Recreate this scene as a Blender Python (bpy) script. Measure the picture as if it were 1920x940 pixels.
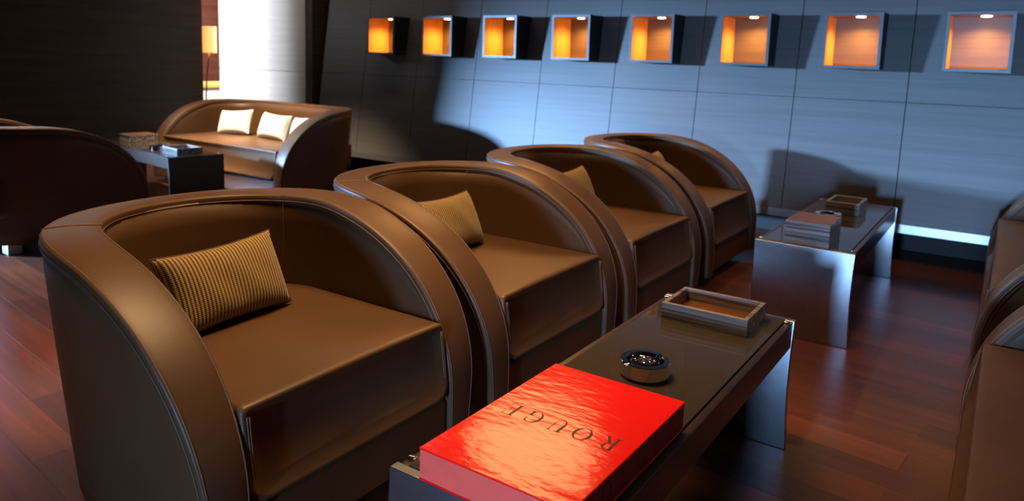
import bpy, bmesh, math, random
from mathutils import Vector, Matrix
random.seed(7)
S = bpy.context.scene
C = S.collection
for o in list(bpy.data.objects):
    bpy.data.objects.remove(o)
PI = math.pi

# ------------------------------------------------------------------ camera
cd = bpy.data.cameras.new('camera'); cam = bpy.data.objects.new('camera', cd); C.objects.link(cam)
cr = Vector((0.82704669, 0.56125046, 0.0314912)); cu = Vector((-0.09723786, 0.08766156, 0.99139309)); cf = Vector((-0.55365926, 0.82299051, -0.12707499))
cam.matrix_world = Matrix(((cr.x, cu.x, -cf.x, 0), (cr.y, cu.y, -cf.y, 0), (cr.z, cu.z, -cf.z, 1.13129), (0, 0, 0, 1)))
cd.sensor_width = 36; cd.lens = 1387.1 / 1920 * 36
cd.shift_y = -(470 - 289.6) / 1920
cd.clip_start = .05
cd.dof.use_dof = True; cd.dof.focus_distance = 1.75; cd.dof.aperture_fstop = 4.0
S.camera = cam

# ------------------------------------------------------------------ light and exposure
S.view_settings.view_transform = 'Standard'; S.view_settings.look = 'None'
S.view_settings.gamma = 1; S.view_settings.use_curve_mapping = False
S.view_settings.exposure = 0.0
w = bpy.data.worlds.new('world'); S.world = w; w.use_nodes = True
w.node_tree.nodes['Background'].inputs[0].default_value = (.35, .55, 1, 1)
w.node_tree.nodes['Background'].inputs[1].default_value = .15

def area(name, loc, target, sx, sy, power, col, shape='RECTANGLE', spread=PI):
    l = bpy.data.lights.new(name, 'AREA'); l.shape = shape; l.size = sx
    if shape in ('RECTANGLE', 'ELLIPSE'): l.size_y = sy
    l.energy = power; l.color = col; l.spread = spread
    o = bpy.data.objects.new(name, l); C.objects.link(o)
    o.location = loc
    o.rotation_euler = (Vector(target) - Vector(loc)).to_track_quat('-Z', 'Y').to_euler()
    return o
DAY = (.30, .56, 1.0)
WARM = (1.0, .60, .27)
area('daylight_side_window', (-8.6, -1.1, 1.66), (-2.4, 4.9, .85), .42, .38, 4600, DAY)
area('daylight_front_window', (-6.6, -11.5, 1.9), (-6.6, 5, .9), .5, .9, 540, (.92, .96, 1), spread=math.radians(60))
area('daylight_aisle_window', (-.05, -5.7, .74), (-.2, 4.9, .5), .42, 1.1, 900, DAY)
for yc in (2.85, 3.65):
    area('daylight_clerestory', (-7.29, yc, 1.95), (-3, yc, 1.2), .62, .42, 5, (.86, .93, 1))
area('warm_ceiling_light_front', (-1.45, 1.55, 2.75), (-1.4, 1.55, 0), 1.0, 1.0, 27, WARM, 'DISK', spread=math.radians(90))
area('warm_ceiling_light_middle', (-2.4, 3.9, 2.3), (-1.9, 3.4, 0), .85, .85, 17, (1, .50, .18), 'DISK', spread=math.radians(110))
area('warm_fill_aisle', (-.4, 3.0, 2.8), (-.4, 3.0, 0), .4, .4, 5, WARM, 'DISK', spread=math.radians(90))  # added fill to brighten the aisle floor, no fixture known
area('warm_fill_loveseat', (-5.3, 2.55, 2.8), (-5.2, 3.75, .4), .25, .25, 32, (1, .74, .50), 'DISK', spread=math.radians(42))  # added spot standing in for daylight on the far sofa
area('warm_fill_left_chair', (-4.8, 1.95, 2.8), (-4.8, 1.95, 0), .3, .3, 7, WARM, 'DISK', spread=math.radians(40))  # extra lamp put in to light the left chair's rim
area('fill_back_wall', (-4.5, 4.35, 2.9), (-4.5, 5.0, 1.2), 1.8, .15, 7, (1, .84, .70))  # invented fill that lifts the dark left end of the wall
area('warm_fill_corner', (-3.0, .7, 2.8), (-3.0, .7, 0), .3, .3, 11, WARM, 'DISK', spread=math.radians(62))  # unseen source added only to brighten the floor at left

# ------------------------------------------------------------------ materials
def nt(name):
    m = bpy.data.materials.new(name); m.use_nodes = True
    n = m.node_tree; b = n.nodes['Principled BSDF']
    return m, n, b
def link(n, a, b): n.links.new(a, b)
def node(n, t, **k):
    x = n.nodes.new(t)
    for a, v in k.items(): setattr(x, a, v)
    return x
def coords(n, scale=(1, 1, 1), kind='Object', rot=(0, 0, 0)):
    t = node(n, 'ShaderNodeTexCoord'); mp = node(n, 'ShaderNodeMapping')
    mp.inputs['Scale'].default_value = scale; mp.inputs['Rotation'].default_value = rot
    link(n, t.outputs[kind], mp.inputs['Vector']); return mp.outputs[0]
def ramp(n, fac, stops):
    r = node(n, 'ShaderNodeValToRGB'); e = r.color_ramp.elements
    while len(e) < len(stops): e.new(.5)
    for i, (p, c) in enumerate(stops): e[i].position = p; e[i].color = (*c, 1)
    link(n, fac, r.inputs[0]); return r.outputs[0]
def noise(n, v, scale, detail=4, rough=.5):
    x = node(n, 'ShaderNodeTexNoise'); x.inputs['Scale'].default_value = scale
    x.inputs['Detail'].default_value = detail; x.inputs['Roughness'].default_value = rough
    link(n, v, x.inputs['Vector']); return x.outputs['Fac']
def bump(n, b, h, strength, dist=.002):
    x = node(n, 'ShaderNodeBump'); x.inputs['Strength'].default_value = strength; x.inputs['Distance'].default_value = dist
    link(n, h, x.inputs['Height']); link(n, x.outputs[0], b.inputs['Normal'])
def simple(name, col, rough=.5, metal=0, spec=.5, emit=None, es=0):
    m, n, b = nt(name)
    v = coords(n, (1, 1, 1)); f = noise(n, v, 35, 3)
    link(n, ramp(n, f, [(.3, tuple(c * .93 for c in col)), (.7, tuple(min(1, c * 1.05) for c in col))]), b.inputs['Base Color'])
    b.inputs['Roughness'].default_value = rough; b.inputs['Metallic'].default_value = metal
    b.inputs['Specular IOR Level'].default_value = spec
    if emit: b.inputs['Emission Color'].default_value = (*emit, 1); b.inputs['Emission Strength'].default_value = es
    return m
def leather(name, col, rough=.36):
    m, n, b = nt(name)
    v = coords(n); f = noise(n, v, 6, 4)
    link(n, ramp(n, f, [(.3, tuple(c * .86 for c in col)), (.7, tuple(c * 1.1 for c in col))]), b.inputs['Base Color'])
    b.inputs['Roughness'].default_value = rough; b.inputs['Specular IOR Level'].default_value = .40
    vo = node(n, 'ShaderNodeTexVoronoi'); vo.inputs['Scale'].default_value = 420; link(n, v, vo.inputs['Vector'])
    bump(n, b, vo.outputs['Distance'], .12, .0008)
    return m
def wood(name, dark, light, scale, rough=.35, spec=.5, bstr=.08, kind='Object', rot=(0, 0, 0), stops=(.35, .65)):
    m, n, b = nt(name)
    v = coords(n, scale, kind, rot); f = noise(n, v, 1, 6, .6)
    link(n, ramp(n, f, [(stops[0], dark), (stops[1], light)]), b.inputs['Base Color'])
    b.inputs['Roughness'].default_value = rough; b.inputs['Specular IOR Level'].default_value = spec
    bump(n, b, f, bstr, .001)
    return m
M = {}
M['leather'] = leather('brown_leather', (.084, .041, .0165), .44)
M['thread'] = simple('brown_thread', (.17, .095, .055), .5)
M['steel'] = simple('brushed_steel', (.36, .37, .39), .30, 1)
M['wall_wood'] = wood('grey_stained_veneer', (.098, .094, .091), (.120, .116, .113), (1.0, 6, 40), .45, .4, .03)
M['dark_wood'] = wood('dark_veneer', (.016, .0078, .0045), (.028, .0135, .008), (1.2, 1.2, 26), .6, .15, .04)
M['red_wood'] = wood('red_brown_veneer', (.075, .022, .014), (.12, .040, .025), (1.2, 1.2, 26), .5, .3, .05)
M['amber'] = wood('amber_veneer', (.55, .27, .07), (.70, .37, .11), (20, 20, 3), .4, .4, .03)
M['white_panel'] = wood('pale_lacquered_panel', (.72, .72, .72), (.80, .80, .80), (1, 1, 18), .45, .4, .02)
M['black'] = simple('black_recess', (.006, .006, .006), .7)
M['ceiling'] = simple('brown_ceiling', (.22, .19, .16), .8)
M['trim_metal'] = simple('pale_metal_strip', (.75, .78, .76), .3, .9)
M['niche_frame'] = simple('grey_metal_frame', (.095, .10, .105), .4, .2)
M['niche_back'] = wood('niche_back_veneer', (.115, .078, .050), (.15, .104, .07), (1.2, 9, 55), .35, .35, .03)
M['lampglow'] = simple('downlight_glow', (1, .8, .5), .5, 0, .5, (1, .74, .36), 14)
M['table_wood'] = wood('table_dark_wood', (.016, .009, .006), (.032, .017, .011), (40, 2, 10), .3, .5, .04)
M['table_top_wood'] = wood('table_inlay', (.030, .021, .015), (.045, .033, .025), (60, 3, 3), .4, .4, .02)
M['ebony'] = wood('striped_ebony_x', (.045, .036, .034), (.34, .31, .30), (1.5, 60, 75), .27, .6, .15, stops=(.38, .68))
M['tray_floor'] = wood('tray_floor_veneer', (.10, .035, .012), (.17, .065, .025), (60, 4, 10), .35, .4, .03)
M['chrome'] = simple('polished_chrome', (.82, .82, .83), .06, 1)
M['red_page'] = simple('red_page_edges', (.95, .09, .055), .5)
M['ink'] = simple('black_ink', (.012, .006, .006), .45)
M['faint_ink'] = simple('faint_ink', (.42, .012, .010), .45)
M['shade'] = simple('lit_lampshade', (.9, .6, .3), .8, 0, .2, (1, .46, .10), .95)
M['lamp_metal'] = simple('bronze_pole', (.09, .06, .04), .4, .8)
M['console_white'] = simple('white_lacquer', (.8, .8, .8), .4)
M['honey'] = simple('honey_wood_top', (.7, .42, .12), .4)

m, n, b = nt('red_glossy_cover')
v = coords(n); nz = noise(n, coords(n, (14, 34, 10), 'Object', (0, 0, .5)), 1, 3, .55)
b.inputs['Base Color'].default_value = (.88, .012, .008, 1); b.inputs['Roughness'].default_value = .13
b.inputs['Specular IOR Level'].default_value = .5; bump(n, b, nz, .19, .006); M['red_cover'] = m

m, n, b = nt('shaded_red_spine')
b.inputs['Base Color'].default_value = (.22, .006, .005, 1); b.inputs['Roughness'].default_value = .4; M['red_spine'] = m  # red spine with its shade painted into the base colour

m, n, b = nt('smoked_glass')
b.inputs['Base Color'].default_value = (.03, .024, .018, 1); b.inputs['Roughness'].default_value = .03
b.inputs['Specular IOR Level'].default_value = .6
wv = node(n, 'ShaderNodeTexNoise'); wv.inputs['Scale'].default_value = 30; link(n, coords(n), wv.inputs['Vector'])
link(n, ramp(n, wv.outputs['Fac'], [(.3, (.042, .033, .025)), (.7, (.054, .042, .032))]), b.inputs['Base Color']); M['glass'] = m

# ribbed cushion fabrics
def ribbed(name, dark, light, freq):
    m, n, b = nt(name)
    t = coords(n, (1, 1, 1), 'UV')
    w1 = node(n, 'ShaderNodeTexWave', wave_type='BANDS', bands_direction='X'); w1.inputs['Scale'].default_value = freq; w1.inputs['Distortion'].default_value = 0
    w2 = node(n, 'ShaderNodeTexWave', wave_type='BANDS', bands_direction='Y'); w2.inputs['Scale'].default_value = freq * 2.1; w2.inputs['Distortion'].default_value = .6
    link(n, t, w1.inputs['Vector']); link(n, t, w2.inputs['Vector'])
    mx = node(n, 'ShaderNodeMath', operation='MULTIPLY_ADD'); mx.inputs[1].default_value = .7
    ml = node(n, 'ShaderNodeMath', operation='MULTIPLY'); ml.inputs[1].default_value = .3
    link(n, w1.outputs['Fac'], mx.inputs[0]); link(n, w2.outputs['Fac'], ml.inputs[0]); link(n, ml.outputs[0], mx.inputs[2])
    link(n, ramp(n, mx.outputs[0], [(.25, dark), (.7, light)]), b.inputs['Base Color'])
    b.inputs['Roughness'].default_value = .75; b.inputs['Specular IOR Level'].default_value = .25
    b.inputs['Sheen Weight'].default_value = .2
    bump(n, b, mx.outputs[0], .5, .003)
    return m
M['gold_cushion'] = ribbed('gold_ribbed_fabric', (.05, .029, .010), (.38, .25, .092), 11)
M['cream_cushion'] = ribbed('cream_fabric', (.50, .50, .49), (.62, .62, .61), 16)

# plank floor
m, n, b = nt('dark_plank_floor')
v = coords(n, (1, 1, 1), 'Object', (0, 0, math.radians(6)))
br = node(n, 'ShaderNodeTexBrick'); br.offset = .37; br.inputs['Scale'].default_value = 1
br.inputs['Brick Width'].default_value = 1.1; br.inputs['Row Height'].default_value = .125
br.inputs['Mortar Size'].default_value = .0022; br.inputs['Mortar Smooth'].default_value = .3; br.inputs['Bias'].default_value = 0
br.inputs['Color1'].default_value = (0, 0, 0, 1); br.inputs['Color2'].default_value = (1, 1, 1, 1); br.inputs['Mortar'].default_value = (.3, .3, .3, 1)
link(n, v, br.inputs['Vector'])
mp2 = node(n, 'ShaderNodeMapping'); mp2.inputs['Scale'].default_value = (1.6, 26, 1); link(n, v, mp2.inputs['Vector'])
g = noise(n, mp2.outputs[0], 1, 6, .65)
plank = ramp(n, br.outputs['Color'], [(0, (.055, .018, .009)), (1, (.145, .043, .018))])
grain = ramp(n, g, [(.3, (.55, .5, .5)), (.7, (1.25, 1.2, 1.15))])
mx = node(n, 'ShaderNodeMix', data_type='RGBA', blend_type='MULTIPLY'); mx.inputs['Factor'].default_value = 1
link(n, plank, mx.inputs[6]); link(n, grain, mx.inputs[7])
link(n, mx.outputs[2], b.inputs['Base Color'])
b.inputs['Roughness'].default_value = .36; b.inputs['Specular IOR Level'].default_value = .26
iv = node(n, 'ShaderNodeMath', operation='MULTIPLY_ADD'); iv.inputs[1].default_value = -1.0; iv.inputs[2].default_value = 1
link(n, br.outputs['Fac'], iv.inputs[0])
ad = node(n, 'ShaderNodeMath', operation='MULTIPLY_ADD'); ad.inputs[1].default_value = .12
link(n, g, ad.inputs[0]); link(n, iv.outputs[0], ad.inputs[2])
bump(n, b, ad.outputs[0], .5, .003); M['floor'] = m

# ------------------------------------------------------------------ mesh helpers
def obj(name, verts, faces, mat, parent=None, smooth=False, loc=None, uvs=None):
    me = bpy.data.meshes.new(name); me.from_pydata([tuple(v) for v in verts], [], faces); me.update()
    bm = bmesh.new(); bm.from_mesh(me)
    bmesh.ops.recalc_face_normals(bm, faces=bm.faces); bm.to_mesh(me); bm.free()
    if uvs:
        ul = me.uv_layers.new(name='UVMap')
        for lp in me.loops: ul.data[lp.index].uv = uvs[lp.vertex_index]
    o = bpy.data.objects.new(name, me); C.objects.link(o)
    me.materials.append(M[mat] if isinstance(mat, str) else mat)
    if smooth:
        for p in me.polygons: p.use_smooth = True
    if parent: o.parent = parent
    if loc: o.location = loc
    return o
class MB:
    def __init__(s): s.v = []; s.f = []
    def add(s, vs, fs):
        k = len(s.v); s.v += [tuple(v) for v in vs]; s.f += [tuple(i + k for i in f) for f in fs]; return s
    def box(s, x0, y0, z0, x1, y1, z1):
        return s.add([(x0, y0, z0), (x1, y0, z0), (x1, y1, z0), (x0, y1, z0), (x0, y0, z1), (x1, y0, z1), (x1, y1, z1), (x0, y1, z1)],
                     [(0, 3, 2, 1), (4, 5, 6, 7), (0, 1, 5, 4), (1, 2, 6, 5), (2, 3, 7, 6), (3, 0, 4, 7)])
    def prism(s, poly, z0, z1):
        n = len(poly)
        return s.add([(x, y, z0) for x, y in poly] + [(x, y, z1) for x, y in poly],
                     [tuple(range(n))[::-1], tuple(range(n, 2 * n))] + [(i, (i + 1) % n, n + (i + 1) % n, n + i) for i in range(n)])
    def lathe(s, prof, seg=48, cx=0, cy=0, closed=True):
        n = len(prof); vs = []; fs = []
        for k in range(seg):
            a = 2 * PI * k / seg
            vs += [(cx + r * math.cos(a), cy + r * math.sin(a), z) for r, z in prof]
        for k in range(seg):
            k2 = (k + 1) % seg
            for i in range(n if closed else n - 1):
                j = (i + 1) % n
                fs.append((k * n + i, k2 * n + i, k2 * n + j, k * n + j))
        return s.add(vs, fs)
    def tube(s, pts, r, seg=8):
        pts = [Vector(p) for p in pts]; n = len(pts); vs = []; fs = []
        up = Vector((.123, .456, .88))
        for i, p in enumerate(pts):
            t = (pts[min(i + 1, n - 1)] - pts[max(i - 1, 0)]).normalized()
            a = t.cross(up)
            if a.length < 1e-4: a = t.cross(Vector((1, 0, 0)))
            a.normalize(); c = a.cross(t)
            up = c
            for k in range(seg):
                th = 2 * PI * k / seg
                vs.append(p + a * (r * math.cos(th)) + c * (r * math.sin(th)))
        for i in range(n - 1):
            for k in range(seg):
                k2 = (k + 1) % seg
                fs.append((i * seg + k, i * seg + k2, (i + 1) * seg + k2, (i + 1) * seg + k))
        fs.append(tuple(range(seg))[::-1]); fs.append(tuple((n - 1) * seg + k for k in range(seg)))
        return s.add(vs, fs)
    def grid(s, rows, closed=False):
        m = len(rows[0]); vs = [p for r in rows for p in r]; fs = []
        for i in range(len(rows) - 1):
            for j in range(m if closed else m - 1):
                j2 = (j + 1) % m
                fs.append((i * m + j, i * m + j2, (i + 1) * m + j2, (i + 1) * m + j))
        return s.add(vs, fs)
    def build(s, name, mat, parent=None, smooth=False, bevel=0, seg=2):
        o = obj(name, s.v, s.f, mat, parent, smooth)
        if bevel:
            md = o.modifiers.new('bevel', 'BEVEL'); md.width = bevel; md.segments = seg; md.limit_method = 'ANGLE'; md.angle_limit = math.radians(40)
            for p in o.data.polygons: p.use_smooth = True
            wn = o.modifiers.new('wn', 'WEIGHTED_NORMAL'); wn.keep_sharp = True
        return o
def empty(name, loc, rz=0):
    o = bpy.data.objects.new(name, None); C.objects.link(o); o.location = loc; o.rotation_euler = (0, 0, rz); o.empty_display_size = .1
    return o
def tag(o, label, cat, group=None):
    o['label'] = label; o['category'] = cat
    if group: o['group'] = group
    return o
def struct(o): o['kind'] = 'structure'; return o
def copy_tree(o, parent=None):
    c = o.copy(); C.objects.link(c)
    if parent: c.parent = parent
    for ch in list(o.children): copy_tree(ch, c)
    return c

# ------------------------------------------------------------------ room shell
WY, WL = 4.8412, .1356                      # the back wall leans away from the room
def wy(z): return WY + WL * z
H = 3.0
struct(MB().box(-10.2, -4.4, -.12, 4.6, 8.2, 0).build('floor', 'floor'))
struct(MB().box(-10.2, -4.4, H, 4.6, 8.2, H + .12).build('ceiling', 'ceiling'))
# leaning panelled wall with openings for the display boxes
SX0, NS, ZB, ZM = -4.3945, .6443, .2327, .9506
NX0, NW, NZ0, NZ1, NY = -4.8618, .324, 1.1414, 1.4741, 4.8354
G = .0025
wb = MB()
def wp(x0, z0, x1, z1, t=.035):
    q = [(x0, z0), (x1, z0), (x1, z1), (x0, z1)]
    wb.add([(x, wy(z), z) for x, z in q] + [(x, wy(z) + t, z) for x, z in q],
           [(0, 1, 2, 3), (7, 6, 5, 4), (0, 4, 5, 1), (1, 5, 6, 2), (2, 6, 7, 3), (3, 7, 4, 0)])
for k in range(-2, 14):
    x0 = SX0 + k * NS + G; x1 = SX0 + (k + 1) * NS - G
    x0 = max(x0, -5.6); x1 = min(x1, 4.45)
    if x1 - x0 < .02: continue
    wp(x0, ZB, x1, ZM - G * .6)
    nk = k + 1
    if 0 <= nk <= 7:
        a = NX0 + nk * NS; bx = a + NW
        wp(x0, ZM + G * .6, x1, NZ0 + .004); wp(x0, NZ1 - .004, x1, H)
        wp(x0, NZ0 + .004, a + .004, NZ1 - .004); wp(bx - .004, NZ0 + .004, x1, NZ1 - .004)
    else:
        wp(x0, ZM + G * .6, x1, H)
struct(wb.build('wall_back', 'wall_wood'))
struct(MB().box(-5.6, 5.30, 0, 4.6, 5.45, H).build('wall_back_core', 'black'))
# soffit behind the metal strip, and the recessed kick
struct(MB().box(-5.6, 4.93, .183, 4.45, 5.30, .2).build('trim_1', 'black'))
struct(MB().box(-5.6, 4.871, .181, 4.45, 4.90, .2322).build('baseboard_back', 'trim_metal'))
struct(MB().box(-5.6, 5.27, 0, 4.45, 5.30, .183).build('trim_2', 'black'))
# side wall, far room
lw = MB()
for y0, y1, z0, z1 in [(-4.2, -.55, 0, H), (-.55, .41, 0, .30), (-.55, .41, 1.58, H), (.41, 4.80, 0, H)]: lw.box(-7.48, y0, z0, -7.3, y1, z1)
struct(lw.build('wall_left', 'dark_wood'))
struct(MB().box(4.45, -4.2, 0, 4.6, 5.45, H).build('wall_right', 'wall_wood'))
# front wall behind the camera, pierced by two windows, edges set to mask the light
fw = MB(); y0, y1 = -4.2, -4.06
for x0, x1, z0, z1 in [(-7.48, -6.95, 0, H), (-6.95, -6.35, 0, .60), (-6.95, -6.35, 2.1, H), (-6.35, -.42, 0, H), (-.42, 1.2, 0, .03), (-.42, 1.2, .97, H), (1.2, 4.6, 0, H)]:
    fw.box(x0, y0, z0, x1, y1, z1)
struct(fw.build('wall_front', 'dark_wood'))
def winframe(name, x0, x1, z0, z1):
    f = MB(); t = .05
    f.box(x0, -4.17, z0, x0 + t, -4.11, z1); f.box(x1 - t, -4.17, z0, x1, -4.11, z1); f.box(x0 + t, -4.17, z0, x1 - t, -4.11, z0 + t); f.box(x0 + t, -4.17, z1 - t, x1 - t, -4.11, z1)
    return struct(f.build(name, 'steel'))
winframe('window_1', -6.95, -6.35, .60, 2.1); winframe('window_2', -.42, 1.2, .03, .97)
struct(MB().box(-10.2, 4.0, 0, -9.6, 8.2, H).build('wall_far_left', 'red_wood'))
struct(MB().box(-9.6, 7.9, 0, -5.4, 8.2, H).build('wall_far_back', 'red_wood'))
struct(MB().box(-9.6, 4.0, 0, -7.48, 4.2, H).build('wall_far_front', 'red_wood'))
# pale panelled column with a rounded right edge, beside it a brown jamb and a dark recess
cp = [(-7.05, 4.83)] + [(-6.08 + .22 * math.sin(a), 4.83 + .22 * (1 - math.cos(a))) for a in [i * PI / 2 / 12 for i in range(13)]] + [(-5.86, 5.6), (-7.05, 5.6)]
cm = MB()
cm.prism(cp, 0, .944); cm.prism(cp, .950, 1.80); cm.prism(cp, 1.806, H)
struct(cm.build('wall_column', 'white_panel'))
struct(MB().box(-5.858, 4.98, 0, -5.76, 5.6, H).build('trim_3', wood('jamb_veneer', (.05, .032, .022), (.08, .05, .035), (1.2, 1.2, 26), .5, .3, .05)))
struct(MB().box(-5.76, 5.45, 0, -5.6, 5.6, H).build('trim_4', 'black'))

# ------------------------------------------------------------------ tub armchairs and sofas
def spow(v, e): return math.copysign(abs(v) ** e, v)
def make_seat(name, W, WI):
    """tub seat facing +X, origin on the floor under its middle; W/WI outer/inner half width"""
    root = empty(name, (0, 0, 0))
    D, DI, U0, ZT, UT, ZA = .885, .79, .42, .690, .64, .20
    RO, RI = .465, DI - U0
    CO, CI = W - .465, WI - .324            # straight run of the back
    X = lambda u: .44 - u
    NE = 2.12
    def prof(u):
        if u >= UT: return ZT
        return ZA + (ZT - ZA) * (1 - (1 - u / UT) ** NE) ** (1 / NE)
    def inset(z): return .058 * max(0, (ZT - z) / .64) ** 1.15
    st = []                                 # stations (u_out, w_out, u_in, w_in, z)
    NA = 22
    for i in range(NA + 1):
        th = (PI / 2) * (i / NA)
        u = UT * (1 - math.cos(th))
        if u >= U0: break
        st.append((u, W, u, WI, prof(u)))
    NB = 16
    for i in range(NB + 1):
        ph = (PI / 2) * i / NB
        e = 2 / 2.3
        uo = U0 + RO * spow(math.sin(ph), e); wo = CO + .465 * spow(math.cos(ph), e)
        ui = U0 + RI * spow(math.sin(ph), e); wi = CI + .324 * spow(math.cos(ph), e)
        st.append((uo, wo, ui, wi, prof(.5 * (uo + ui))))
    if CO > .01:
        for t in (.66, .33, 0): st.append((D, CO * t, DI, CI * t, ZT))
    def P(u, wv, z, side):                  # tapers towards the floor
        s = inset(z)
        ww = wv - s * (wv / W) if wv > WI + .01 or True else wv
        uu = u - s * .6 * max(0, (u - .3) / .6)
        return (X(uu), side * ww, z)
    path = [(a, 1) for a in st] + [(a, -1) for a in reversed(st[:-1])]
    # outer shell and lining: closed ring section per station
    zb = .055
    sh = MB(); rows = []; K = 9
    for (uo, wo, ui, wi, z), sd in path:
        zt = z - .012
        col = []
        un = max(uo, .010); ui2 = max(ui, .010)
        for k in range(K + 1):
            zz = zb + (zt - zb) * k / K
            col.append(P(un, wo - .002, zz, sd))
        for k in range(K, -1, -1):
            zz = zb + (zt - zb) * k / K
            x, y, q = P(ui2, wi + .004, zz, sd)
            col.append((x, sd * (wi + .004), zz))
        rows.append(col)
    sh.grid(rows, closed=True)
    n = len(rows[0]); L = len(rows) - 1
    for k in range(K):
        a, b2, c, d = k, k + 1, n - 2 - k, n - 1 - k
        sh.f.append((a, b2, c, d)); o = L * n; sh.f.append((o + a, o + d, o + c, o + b2))
    sh.build('shell', 'leather', root, smooth=True)
    # broad padded band that runs up one arm, round the back and down the other
    bp = [((0, W, 0, WI, z), 'f') for z in (.055, .09, .13, .17)] + [(a, 'p') for a in st]
    bpath = [(a, 1, t) for a, t in bp] + [(a, -1, t) for a, t in reversed(bp[:-1])]
    secs = []; stA = []; stB = []; stC = []; stD = []
    for idx, ((uo, wo, ui, wi, z), sd, t) in enumerate(bpath):
        uc = .5 * (uo + ui)
        if t == 'f' or uc < 1e-6: nu, nz_ = -1.0, 0.0
        elif uc >= UT: nu, nz_ = 0.0, 1.0
        else:
            h = 1e-4; dz = (prof(uc + h) - prof(max(uc - h, 0))) / (h + min(h, uc)); l = math.hypot(1, dz)
            nu, nz_ = -dz / l, 1 / l
        def pt(f, out):
            wv = wo + (wi - wo) * f; uu = uo + (ui - uo) * f
            s = inset(z) * (1 - f)
            zz = z + nz_ * out
            u2 = uu - s * .6 * max(0, (uu - .3) / .6) + nu * out * (1 if uc < U0 + .2 else 1)
            return (X(u2), sd * (wv - s), zz)
        sec = [pt(.012, -.030), pt(0, -.010), pt(.003, -.004), pt(.018, -.0005), pt(.05, .001), pt(.20, .003), pt(.5, .005), pt(.80, .003), pt(.95, .001), pt(.982, -.0005), pt(.997, -.004), pt(1.0, -.010), pt(.985, -.030)]
        secs.append(sec)
        stA.append(pt(.055, .0012)); stB.append(pt(-.004, -.017)); stC.append(pt(.945, .0012)); stD.append(pt(1.004, -.017))
    bd = MB(); bd.grid(secs); bd.build('arm_band', 'leather', root, smooth=True)
    for q in (stA, stB, stC, stD): MB().tube(q, .0013, 5).build('stitching', 'thread', root, smooth=True)
    # seams down the lining at the back corners and across the band
    kq = len([1 for a in st if a[0] <= U0 + 1e-6]) - 1 + NB // 2 - 2
    for sd in (1, -1):
        uo, wo, ui, wi, z = st[kq]
        for dv in (-.004, .004):
            ps = []
            for k in range(8):
                zz = .40 + (z - .02 - .40) * k / 7
                ps.append((X(ui - .001) + dv * .7, sd * (wi + .0035 + dv * .7), zz))
            MB().tube(ps, .0012, 5).build('stitching', 'thread', root, smooth=True)
        ps = [(X(uo + (ui - uo) * f), sd * (wo + (wi - wo) * f), z + .0052 - .016 * (f - .5) ** 2) for f in [i / 10 for i in range(11)]]
        MB().tube(ps, .0014, 5).build('stitching', 'thread', root, smooth=True)
    # seat cushion block: rounded outline swept from front to back
    hw = WI - .002; z0, z1 = .200, .408
    def outline(dw, crown):
        pts = []; rb, rt = .045, .014
        for (cy, cz, r, a0) in ((hw - rt, z1 - rt, rt, 0), (-(hw - rt), z1 - rt, rt, 90), (-(hw - rb), z0 + rb, rb, 180), (hw - rb, z0 + rb, rb, 270)):
            if a0 == 90:
                for k in range(1, 12):
                    f = k / 12; y = (hw - rt) * (1 - 2 * f); pts.append((y, z1 + crown * (1 - (1 - 2 * f) ** 2), 0))
            for k in range(6):
                a = math.radians(a0 + 90 * k / 5); pts.append((cy + r * math.cos(a), cz + r * math.sin(a), 1))
        cz = .5 * (z0 + z1)
        return [(y * (1 - dw / hw), cz + (z - cz) * (1 - dw / (.5 * (z1 - z0)))) for y, z, _ in pts]
    se = MB(); rws = []
    for u, dw, cr_ in ((.018, .03, 0), (.004, .012, .001), (.001, .004, .002), (.006, 0, .003), (.02, 0, .005), (.10, 0, .009), (.3, 0, .012), (.55, 0, .012), (.765, 0, .008)):
        rws.append([(X(u + (.030 * (z - z0) / (z1 - z0) if u < .05 else .012)), y, z) for y, z in outline(dw, cr_)])
    se.grid(rws, closed=True); nn = len(rws[0])
    se.f.append(tuple(range(nn))); se.f.append(tuple((len(rws) - 1) * nn + k for k in range(nn))[::-1])
    cush = se.build('seat', 'leather', root, smooth=True)
    for sd in (1, -1):
        for off in (.006, .012):
            MB().tube([(X(.028 * (z - z0) / (z1 - z0) + .0015), sd * (hw - off - .004), z) for z in [z0 + .06 + (z1 - .02 - z0 - .06) * k / 8 for k in range(9)]], .0012, 5).build('seat_stitching', 'thread', cush, smooth=True)
    MB().box(X(.40), -WI + .001, .058, X(.012), WI - .001, .196).build('front_rail', 'leather', root, bevel=.012, seg=3)
    for ux in (.14, .70):
        for sd in (1, -1):
            yy = sd * (W - .19)
            MB().box(X(ux + .035), yy - .035, 0, X(ux - .035), yy + .035, .062).build('foot', 'steel', root, bevel=.003)
    return root
CH = [1.204, 2.138, 3.068, 4.016]
GL = 'armchairs in the long row beside the coffee tables'
labels = ['brown leather tub armchair nearest the camera, beside the red book',
          'brown leather tub armchair second from the camera, a gold cushion on its seat',
          'brown leather tub armchair third from the camera in the row of four',
          'brown leather tub armchair at the far end of the row, nearest the panelled wall']
chair = make_seat('armchair', .461, .324)
for i, yc in enumerate(CH):
    o = chair if i == 0 else copy_tree(chair)
    o.location = (-1.645, yc, 0); tag(o, labels[i], 'armchair', GL)
o = copy_tree(chair); o.location = (-4.69, 1.995, 0); o.rotation_euler = (0, 0, PI / 2 + .01)
tag(o, 'brown leather tub armchair at the far left edge, seen from behind', 'armchair')
sofa = make_seat('sofa', .88, .74)
sofa.location = (-5.17, 3.90, 0); sofa.rotation_euler = (0, 0, -PI / 2)
tag(sofa, 'brown leather two-seat sofa with three pale cushions in front of the bright column', 'sofa')
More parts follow.
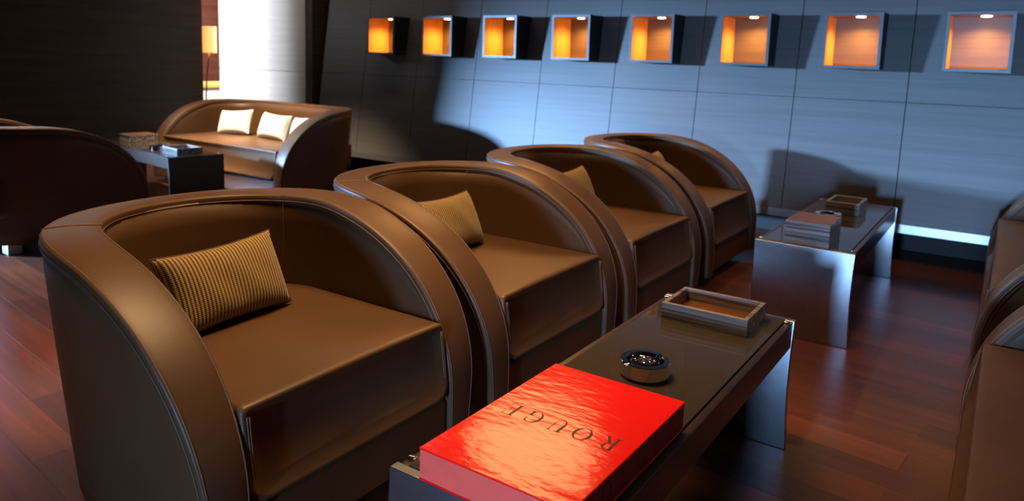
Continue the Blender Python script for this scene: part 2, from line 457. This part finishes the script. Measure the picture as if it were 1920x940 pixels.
for yc, lb in ((1.60, 'brown leather sofa cut off by the bottom right corner, nearest on the right side'), (3.74, 'brown leather sofa at the right edge beyond the nearer one, close to the panelled wall')):
    o = copy_tree(sofa); o.location = (.405, yc, 0); o.rotation_euler = (0, 0, PI)
    tag(o, lb, 'sofa', 'sofas along the right edge')

# ------------------------------------------------------------------ cushions
def make_cushion(name, wd, ht, th, mat):
    root_v = []; uv = []; N = 22; f = []
    def add(front):
        k0 = len(root_v)
        for j in range(N + 1):
            for i in range(N + 1):
                a = -1 + 2 * i / N; c = -1 + 2 * j / N
                e = (1 - abs(a) ** 2.4) * (1 - abs(c) ** 2.4)
                pull = 1 - .07 * (1 - c * c) * abs(a) ** 3
                pullz = 1 - .11 * (1 - a * a) * abs(c) ** 3
                d = th * .5 * max(e, 0) ** .42
                rip = .002 * math.sin(a * 9 + c * 4) * e
                root_v.append(((d + rip) * (1 if front else -1) + (0.0015 if front else -.0015), a * wd / 2 * pull, ht / 2 + c * ht / 2 * pullz))
                uv.append((i / N * wd / .36, j / N * ht / .36))
        for j in range(N):
            for i in range(N):
                q = (k0 + j * (N + 1) + i, k0 + j * (N + 1) + i + 1, k0 + (j + 1) * (N + 1) + i + 1, k0 + (j + 1) * (N + 1) + i)
                f.append(q if front else q[::-1])
        return k0
    k1 = add(True); k2 = add(False)
    rim = [i for i in range(N)] + [j * (N + 1) + N for j in range(N)] + [N * (N + 1) + i for i in range(N, 0, -1)] + [j * (N + 1) for j in range(N, 0, -1)]
    for a, b2 in zip(rim, rim[1:] + rim[:1]): f.append((k1 + a, k2 + a, k2 + b2, k1 + b2))
    o = obj(name, root_v, f, mat, None, True, uvs=uv)
    pts = [Vector(root_v[k1 + a]) * .5 + Vector(root_v[k2 + a]) * .5 for a in rim]
    mb = MB(); mb.tube(pts + [pts[0]], .0032, 6); mb.build('piping', mat, o, smooth=True)
    return o
def place(o, loc, rz, lean, roll=0):
    o.location = loc
    o.matrix_world = Matrix.Translation(loc) @ Matrix.Rotation(rz, 4, 'Z') @ Matrix.Rotation(-lean, 4, 'Y') @ Matrix.Rotation(roll, 4, 'X')
cu0 = make_cushion('cushion', .365, .215, .11, 'gold_cushion')
cl = ['gold ribbed cushion in the armchair nearest the camera', 'gold ribbed cushion in the second armchair of the row',
      'gold cushion in the third armchair, only its corner showing over the arm', 'gold cushion in the farthest armchair of the row, just its tip showing']
for i, yc in enumerate(CH):
    o = cu0 if i == 0 else copy_tree(cu0)
    place(o, Vector((-1.645, yc - .035, .421)), .03 + .05 * (i % 2), .42, (.03, -.02, .02, -.03)[i])
    tag(o, cl[i], 'cushion', 'gold cushions in the row of armchairs')
cs0 = make_cushion('cushion', .36, .215, .12, 'cream_cushion')
for i, (x, rz, ro, lb) in enumerate([(-5.52, .12, .08, 'pale cream cushion, leftmost of the three on the far sofa'), (-5.02, -.03, -.03, 'bright white cushion in the middle of the three on the far sofa'), (-4.64, -.16, .10, 'pale cushion on the far sofa, half hidden behind its right arm')]):
    o = cs0 if i == 0 else copy_tree(cs0)
    place(o, Vector((x, 3.90, .421)), -PI / 2 + rz, .35, ro); tag(o, lb, 'cushion', 'pale cushions on the far sofa')

# ------------------------------------------------------------------ coffee tables
def make_table():
    root = empty('coffee_table', (0, 0, 0))      # long axis Y, origin under the middle
    w2, l2 = .197, .648
    th = .022
    def panel(yface, sgn):
        rows = []; K = 16
        for k in range(K + 1):
            z = .398 * k / K; s = math.sin(PI * z / .398)
            yb = yface - .013 * s; ww = w2 + .004 * (1 - s)
            rows.append([(-ww, yb, z), (ww, yb, z), (ww, yb + th, z), (-ww, yb + th, z)])
        m_ = MB(); m_.grid(rows, closed=True); m_.f.append((3, 2, 1, 0)); o_ = K * 4; m_.f.append((o_, o_ + 1, o_ + 2, o_ + 3))
        return m_
    a = panel(-l2, 1).build('end_panel', 'steel', root, bevel=.003); b2 = panel(l2 - th, -1).build('end_panel', 'steel', root, bevel=.003)
    for sd in (1, -1):
        x0, x1 = (w2 - .022, w2 - .001) if sd > 0 else (-w2 + .001, -w2 + .022)
        MB().box(x0, -l2 + th, .318, x1, l2 - th, .396).build('side_rail', 'table_wood', root, bevel=.004)
    MB().box(-w2 + .022, -l2 + th, .345, w2 - .022, l2 - th, .388).build('top_board', 'table_top_wood', root)
    gl = MB().box(-w2 + .0225, -l2 + th + .001, .388, w2 - .0225, l2 - th - .001, .400).build('glass_top', 'glass', root, bevel=.0015)
    for sx in (-1, 1):
        for sy in (-1, 1):
            MB().box(sx * (w2 - .012) - .009, sy * (l2 - .045) - .006, .392, sx * (w2 - .012) + .009, sy * (l2 - .045) + .006, .4015).build('corner_clip', 'chrome', root, bevel=.002)
    return root
tb = make_table(); tb.location = (-.6655, 1.572, 0)
tag(tb, 'low dark coffee table in the foreground with steel end panels, carrying the red book', 'coffee table', 'low coffee tables')
t2 = copy_tree(tb); t2.location = (-.665, 3.830, 0)
tag(t2, 'low dark coffee table near the panelled wall, steel end panel facing the camera', 'coffee table', 'low coffee tables')
t3 = copy_tree(tb); t3.location = (-5.31, 3.078, 0); t3.rotation_euler = (0, 0, PI / 2 - math.radians(6.5))
M['shaded_steel'] = simple('shaded_steel', (.05, .042, .036), .35, .6)  # same steel panels, their dark reflections put into the colour
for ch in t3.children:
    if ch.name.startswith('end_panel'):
        ch.data = ch.data.copy(); ch.data.materials[0] = M['shaded_steel']
tag(t3, 'low dark coffee table in front of the far sofa', 'coffee table', 'low coffee tables')

# ------------------------------------------------------------------ trays, boxes, ashtrays
ZG = .4002
def make_tray(lx, ly, h, t=.013):
    root = empty('wooden_tray', (0, 0, 0))
    a, c = lx / 2, ly / 2
    MB().box(-a, -c, 0, a, -c + t, h).build('side', 'ebony', root, bevel=.0012)
    MB().box(-a, c - t, 0, a, c, h).build('side', 'ebony', root, bevel=.0012)
    MB().box(-a, -c + t, 0, -a + t, c - t, h).build('side', 'ebony', root, bevel=.0012)
    MB().box(a - t, -c + t, 0, a, c - t, h).build('side', 'ebony', root, bevel=.0012)
    MB().box(-a + t, -c + t, .001, a - t, c - t, .012).build('tray_floor', 'tray_floor', root)
    return root
def make_box(lx, ly, h, lid):
    root = empty('wooden_box', (0, 0, 0)); a, c = lx / 2, ly / 2
    MB().box(-a, -c, 0, a, c, h - lid - .003).build('body', 'ebony', root, bevel=.0015)
    MB().box(-a + .003, -c + .003, h - lid - .003, a - .003, c - .003, h - lid).build('seam', 'black', root)
    l_ = MB().box(-a, -c, h - lid, a, c, h).build('lid', 'ebony', root, bevel=.0015)
    MB().box(-a + .006, -c + .006, h, a - .006, c - .006, h + .001).build('lid_top', 'tray_floor', l_)
    return root
def make_ashtray():
    root = empty('ashtray', (0, 0, 0))
    # ring with a hollow bowl; two notches for cigars pressed into the rim
    seg = 96; prof = [(.050, 0), (.050, .005), (.0585, .007), (.0585, .038), (.0570, .040), (.0445, .040), (.0430, .038), (.0420, .010), (.0, .009)]
    vs = []; fs = []; n_ = len(prof)
    for k in range(seg):
        an = 2 * PI * k / seg
        dip = 0
        for c0 in (math.radians(-118), math.radians(62)):
            dd = abs((an - c0 + PI) % (2 * PI) - PI) * .051 / .0075
            if dd < 1: dip = .006 * math.sqrt(1 - dd * dd)
        for r, z in prof: vs.append((r * math.cos(an), r * math.sin(an), z - (dip if z > .037 else 0)))
    for k in range(seg):
        k2 = (k + 1) % seg
        for i in range(n_ - 1): fs.append((k * n_ + i, k2 * n_ + i, k2 * n_ + i + 1, k * n_ + i + 1))
    fs.append(tuple(k * n_ for k in range(seg))[::-1])
    o_ = obj('bowl', vs, fs, 'chrome', root, True)
    md = o_.modifiers.new('e', 'EDGE_SPLIT'); md.split_angle = math.radians(35)
    return root
tr = make_tray(.247, .19, .050); tr.location = (-.662, 2.062, ZG); tr.rotation_euler = (0, 0, .01)
tag(tr, 'open striped-wood tray on the foreground coffee table, behind the round ashtray', 'tray')
tr2 = make_tray(.160, .235, .062); tr2.location = (-.668, 4.135, ZG)
tag(tr2, 'open dark wood tray at the wall end of the middle coffee table', 'tray')
bx = make_box(.178, .23, .100, .028); bx.location = (-.656, 3.300, ZG)
tag(bx, 'lidded striped-wood box on the front end of the coffee table by the panelled wall', 'box')
tr3 = make_tray(.225, .185, .045); tr3.location = (-4.850, 3.015, ZG); tr3.rotation_euler = (0, 0, -math.radians(6.5))
tag(tr3, 'open dark tray on the end of the coffee table by the far sofa', 'tray')
bx3 = make_box(.18, .22, .055, .016); bx3.location = (-5.72, 3.185, ZG); bx3.rotation_euler = (0, 0, -math.radians(6.5))
tag(bx3, 'small closed wooden box on the coffee table by the far sofa', 'box')
a1 = make_ashtray(); a1.location = (-.660, 1.572, ZG)
tag(a1, 'round polished chrome ashtray beside the red book', 'ashtray', 'chrome ashtrays')
a2 = copy_tree(a1); a2.location = (-.690, 3.80, ZG); tag(a2, 'chrome ashtray between the wooden box and tray on the table by the panelled wall', 'ashtray', 'chrome ashtrays')
a3 = copy_tree(a1); a3.location = (-5.045, 2.950, ZG); tag(a3, 'shiny chrome ashtray on the table in front of the far sofa', 'ashtray', 'chrome ashtrays')

# ------------------------------------------------------------------ the red book
bk = empty('book', (-.640, 1.148, ZG), -.006)
tag(bk, 'thick glossy red book lying on the foreground coffee table', 'book')
bw, bl, bt = .152, .229, .060
MB().box(-bw, -bl, bt - .004, bw, bl, bt).build('front_cover', 'red_cover', bk, bevel=.0015)
MB().box(-bw, -bl, 0, bw, bl, .004).build('back_cover', 'red_cover', bk, bevel=.0015)
MB().box(-bw + .0012, -bl + .0015, .004, bw - .006, bl - .0015, bt - .004).build('page_block', 'red_page', bk)
MB().box(bw - .006, -bl + .0005, .004, bw - .0015, bl - .0005, bt - .004).build('spine', 'red_spine', bk, bevel=.001)
# serif capitals as thin printed shapes: unit height 1, list of 2-D polygons
def ring(cx, cy, ao, bo, ai, bi, a0, a1, seg=28, sh=0):
    out = []
    for k in range(seg):
        t0 = math.radians(a0 + (a1 - a0) * k / seg); t1 = math.radians(a0 + (a1 - a0) * (k + 1) / seg)
        out.append([(cx + ao * math.cos(t0), cy + bo * math.sin(t0)), (cx + ao * math.cos(t1), cy + bo * math.sin(t1)),
                    (cx + sh + ai * math.cos(t1), cy + bi * math.sin(t1)), (cx + sh + ai * math.cos(t0), cy + bi * math.sin(t0))])
    return out
def rect(x0, y0, x1, y1): return [[(x0, y0), (x1, y0), (x1, y1), (x0, y1)]]
GLY = {
 'R': rect(.14, 0, .27, 1) + rect(.04, 0, .37, .03) + rect(.04, .97, .40, 1) + ring(.38, .74, .30, .26, .17, .23, -90, 90) + rect(.27, .48, .40, .51) + rect(.27, .97, .40, 1) + [[(.36, .49), (.50, .49), (.80, 0), (.64, 0)]] + rect(.62, 0, .88, .03),
 'O': ring(.48, .5, .46, .51, .32, .48, 0, 360, 44),
 'U': rect(.12, .34, .25, 1) + rect(.66, .34, .70, 1) + rect(.02, .97, .36, 1) + rect(.56, .97, .80, 1) + ring(.41, .34, .29, .35, .225, .31, 180, 360, 24, .035),
 'G': ring(.48, .5, .45, .51, .31, .48, 48, 312, 40) + rect(.66, .06, .79, .42) + rect(.54, .40, .90, .43) + rect(.74, .66, .78, .96),
 'E': rect(.14, 0, .27, 1) + rect(.04, 0, .70, .03) + rect(.04, .97, .66, 1) + rect(.27, .49, .52, .52) + rect(.67, 0, .70, .26) + rect(.63, .76, .66, 1) + rect(.50, .38, .53, .63),
}
def lettering(name, text, step, hgt, wsc, fn, mat, parent):
    for k, ch in enumerate(text):
        m_ = MB()
        for poly in GLY[ch]:
            q = [fn((px - .44) * hgt * wsc + k * step, (py - .5) * hgt) for px, py in poly]
            nrm = (Vector(q[1]) - Vector(q[0])).cross(Vector(q[2]) - Vector(q[1]))
            m_.add(q, [tuple(range(len(q)))])
        m_.build(name, mat, parent)
# the title reads from the far side of the table: its letters run towards -X, tops towards -Y
lettering('title_letter', 'ROUGE', .0525, .046, .84, lambda s, t: (.105 - s, -.014 - t, bt + .0003), 'ink', bk)
lettering('spine_letter', 'ROUGE', .069, .040, .9, lambda s, t: (bw - .0014, -.180 + s, .030 + t), 'ink', bk)
ml = MB()
xx = .092
random.seed(3)
while xx > -.035:
    l_ = random.choice((.004, .006, .003)); ml.add([(xx, .026, bt + .0003), (xx - l_, .026, bt + .0003), (xx - l_, .0278, bt + .0003), (xx, .0278, bt + .0003)], [(0, 1, 2, 3)]); xx -= l_ + random.choice((.001, .001, .004))
xx = .045
while xx > -.045:
    l_ = random.choice((.004, .006, .003)); ml.add([(xx, .190, bt + .0003), (xx - l_, .190, bt + .0003), (xx - l_, .1918, bt + .0003), (xx, .1918, bt + .0003)], [(0, 1, 2, 3)]); xx -= l_ + random.choice((.001, .001, .004))
ml.build('small_print', 'faint_ink', bk)

# ------------------------------------------------------------------ lit display boxes in the leaning wall
def make_niche():
    r = empty('display_box', (0, 0, 0))           # origin: middle of the bottom front edge
    a = NW / 2; h = NZ1 - NZ0; t = .017; dp = .27
    fr = MB(); fr.box(-a, 0, 0, -a + t, .006, h); fr.box(a - t, 0, 0, a, .006, h); fr.box(-a + t, 0, 0, a - t, .006, t); fr.box(-a + t, 0, h - t, a - t, .006, h)
    fr.build('front_frame', 'niche_frame', r)
    cs = MB(); cs.box(-a, .006, 0, -a + t - .004, dp, h); cs.box(a - t + .004, .006, 0, a, dp, h); cs.box(-a + t - .004, .006, 0, a - t + .004, dp, t - .004); cs.box(-a + t - .004, .006, h - t + .004, a - t + .004, dp, h)
    cs.build('casing', 'black_case', r)
    ln = MB(); ln.box(-a + t - .004, .006, t - .004, -a + t, dp - .01, h - t); ln.box(a - t, .006, t - .004, a - t + .004, dp - .01, h - t); ln.box(-a + t, .006, t - .004, a - t, dp - .01, t)
    ln.build('side_lining', 'amber', r)
    MB().box(-a + t, .006, h - t, a - t, dp - .01, h - t + .004).build('ceiling_lining', 'niche_back', r)
    MB().box(-a + t - .004, dp - .01, t - .004, a - t + .004, dp, h - t + .004).build('back_panel', 'niche_back', r)
    dl = MB().lathe([(.0, h - t - .001), (.026, h - t - .001), (.028, h - t - .004), (.022, h - t - .006), (.0, h - t - .005)], 24, .02, dp * .45, closed=False).build('downlight', 'lampglow', r)
    l = bpy.data.lights.new('display_lamp', 'SPOT'); l.energy = 17; l.color = (1, .51, .13); l.spot_size = math.radians(150); l.spot_blend = .9; l.shadow_soft_size = .02
    lo = bpy.data.objects.new('display_lamp', l); C.objects.link(lo); lo.parent = r; lo.location = (.02, dp * .5, h - t - .014)
    return r
M['black_case'] = simple('black_casing', (.02, .019, .018), .5)
nb = make_niche()
ords = ['far left of the row of eight', 'second from the left in the row', 'third from the left in the row', 'fourth from the left in the row', 'fifth from the left, fourth from the right', 'third from the right in the row', 'second from the right in the row', 'far right of the row of eight']
for k in range(8):
    o = nb if k == 0 else copy_tree(nb)
    o.location = (NX0 + k * NS + NW / 2, NY, NZ0)
    tag(o, 'square lit display box on the panelled wall, ' + ords[k], 'display box', 'lit display boxes on the panelled wall')

# ------------------------------------------------------------------ far room seen through the gap
fl = empty('floor_lamp', (-7.76, 5.135, 0))
tag(fl, 'slender floor lamp with a glowing amber shade beside the bright column', 'lamp')
MB().lathe([(.0, 0), (.13, 0), (.13, .012), (.02, .025), (.0, .025)], 32, closed=False).build('base', 'lamp_metal', fl, smooth=False)
pl = MB(); pl.tube([(0, 0, .02), (0, 0, .3), (0, .002, .6), (0, .018, .85), (0, .045, 1.02), (0, .055, 1.12)], .009, 10); pl.build('pole', 'lamp_metal', fl, smooth=True)
MB().lathe([(.080, 1.10), (.083, 1.10), (.083, 1.40), (.080, 1.40)], 32, 0, .05).build('lamp_shade', 'shade', fl, smooth=False)
lb = bpy.data.lights.new('floor_lamp_bulb', 'POINT'); lb.energy = 8; lb.color = (1, .55, .2); lb.shadow_soft_size = .03
lo = bpy.data.objects.new('floor_lamp_bulb', lb); C.objects.link(lo); lo.parent = fl; lo.location = (0, .05, 1.28)
sb = empty('sideboard', (-8.62, 5.80, 0), 0)
tag(sb, 'bright white low sideboard glimpsed in the next room beside the column', 'sideboard')
MB().box(-.2, -.7, .05, .2, .7, .66).build('body', 'console_white', sb, bevel=.004)
MB().box(-.22, -.72, .66, .22, .72, .72).build('top', 'honey', sb, bevel=.004)
MB().box(-.17, -.66, 0, .17, .66, .05).build('plinth', 'black', sb)
area('far_room_light', (-7.7, 5.9, 2.3), (-8.4, 5.8, .5), .4, .4, 170, (1, .92, .8), 'DISK')
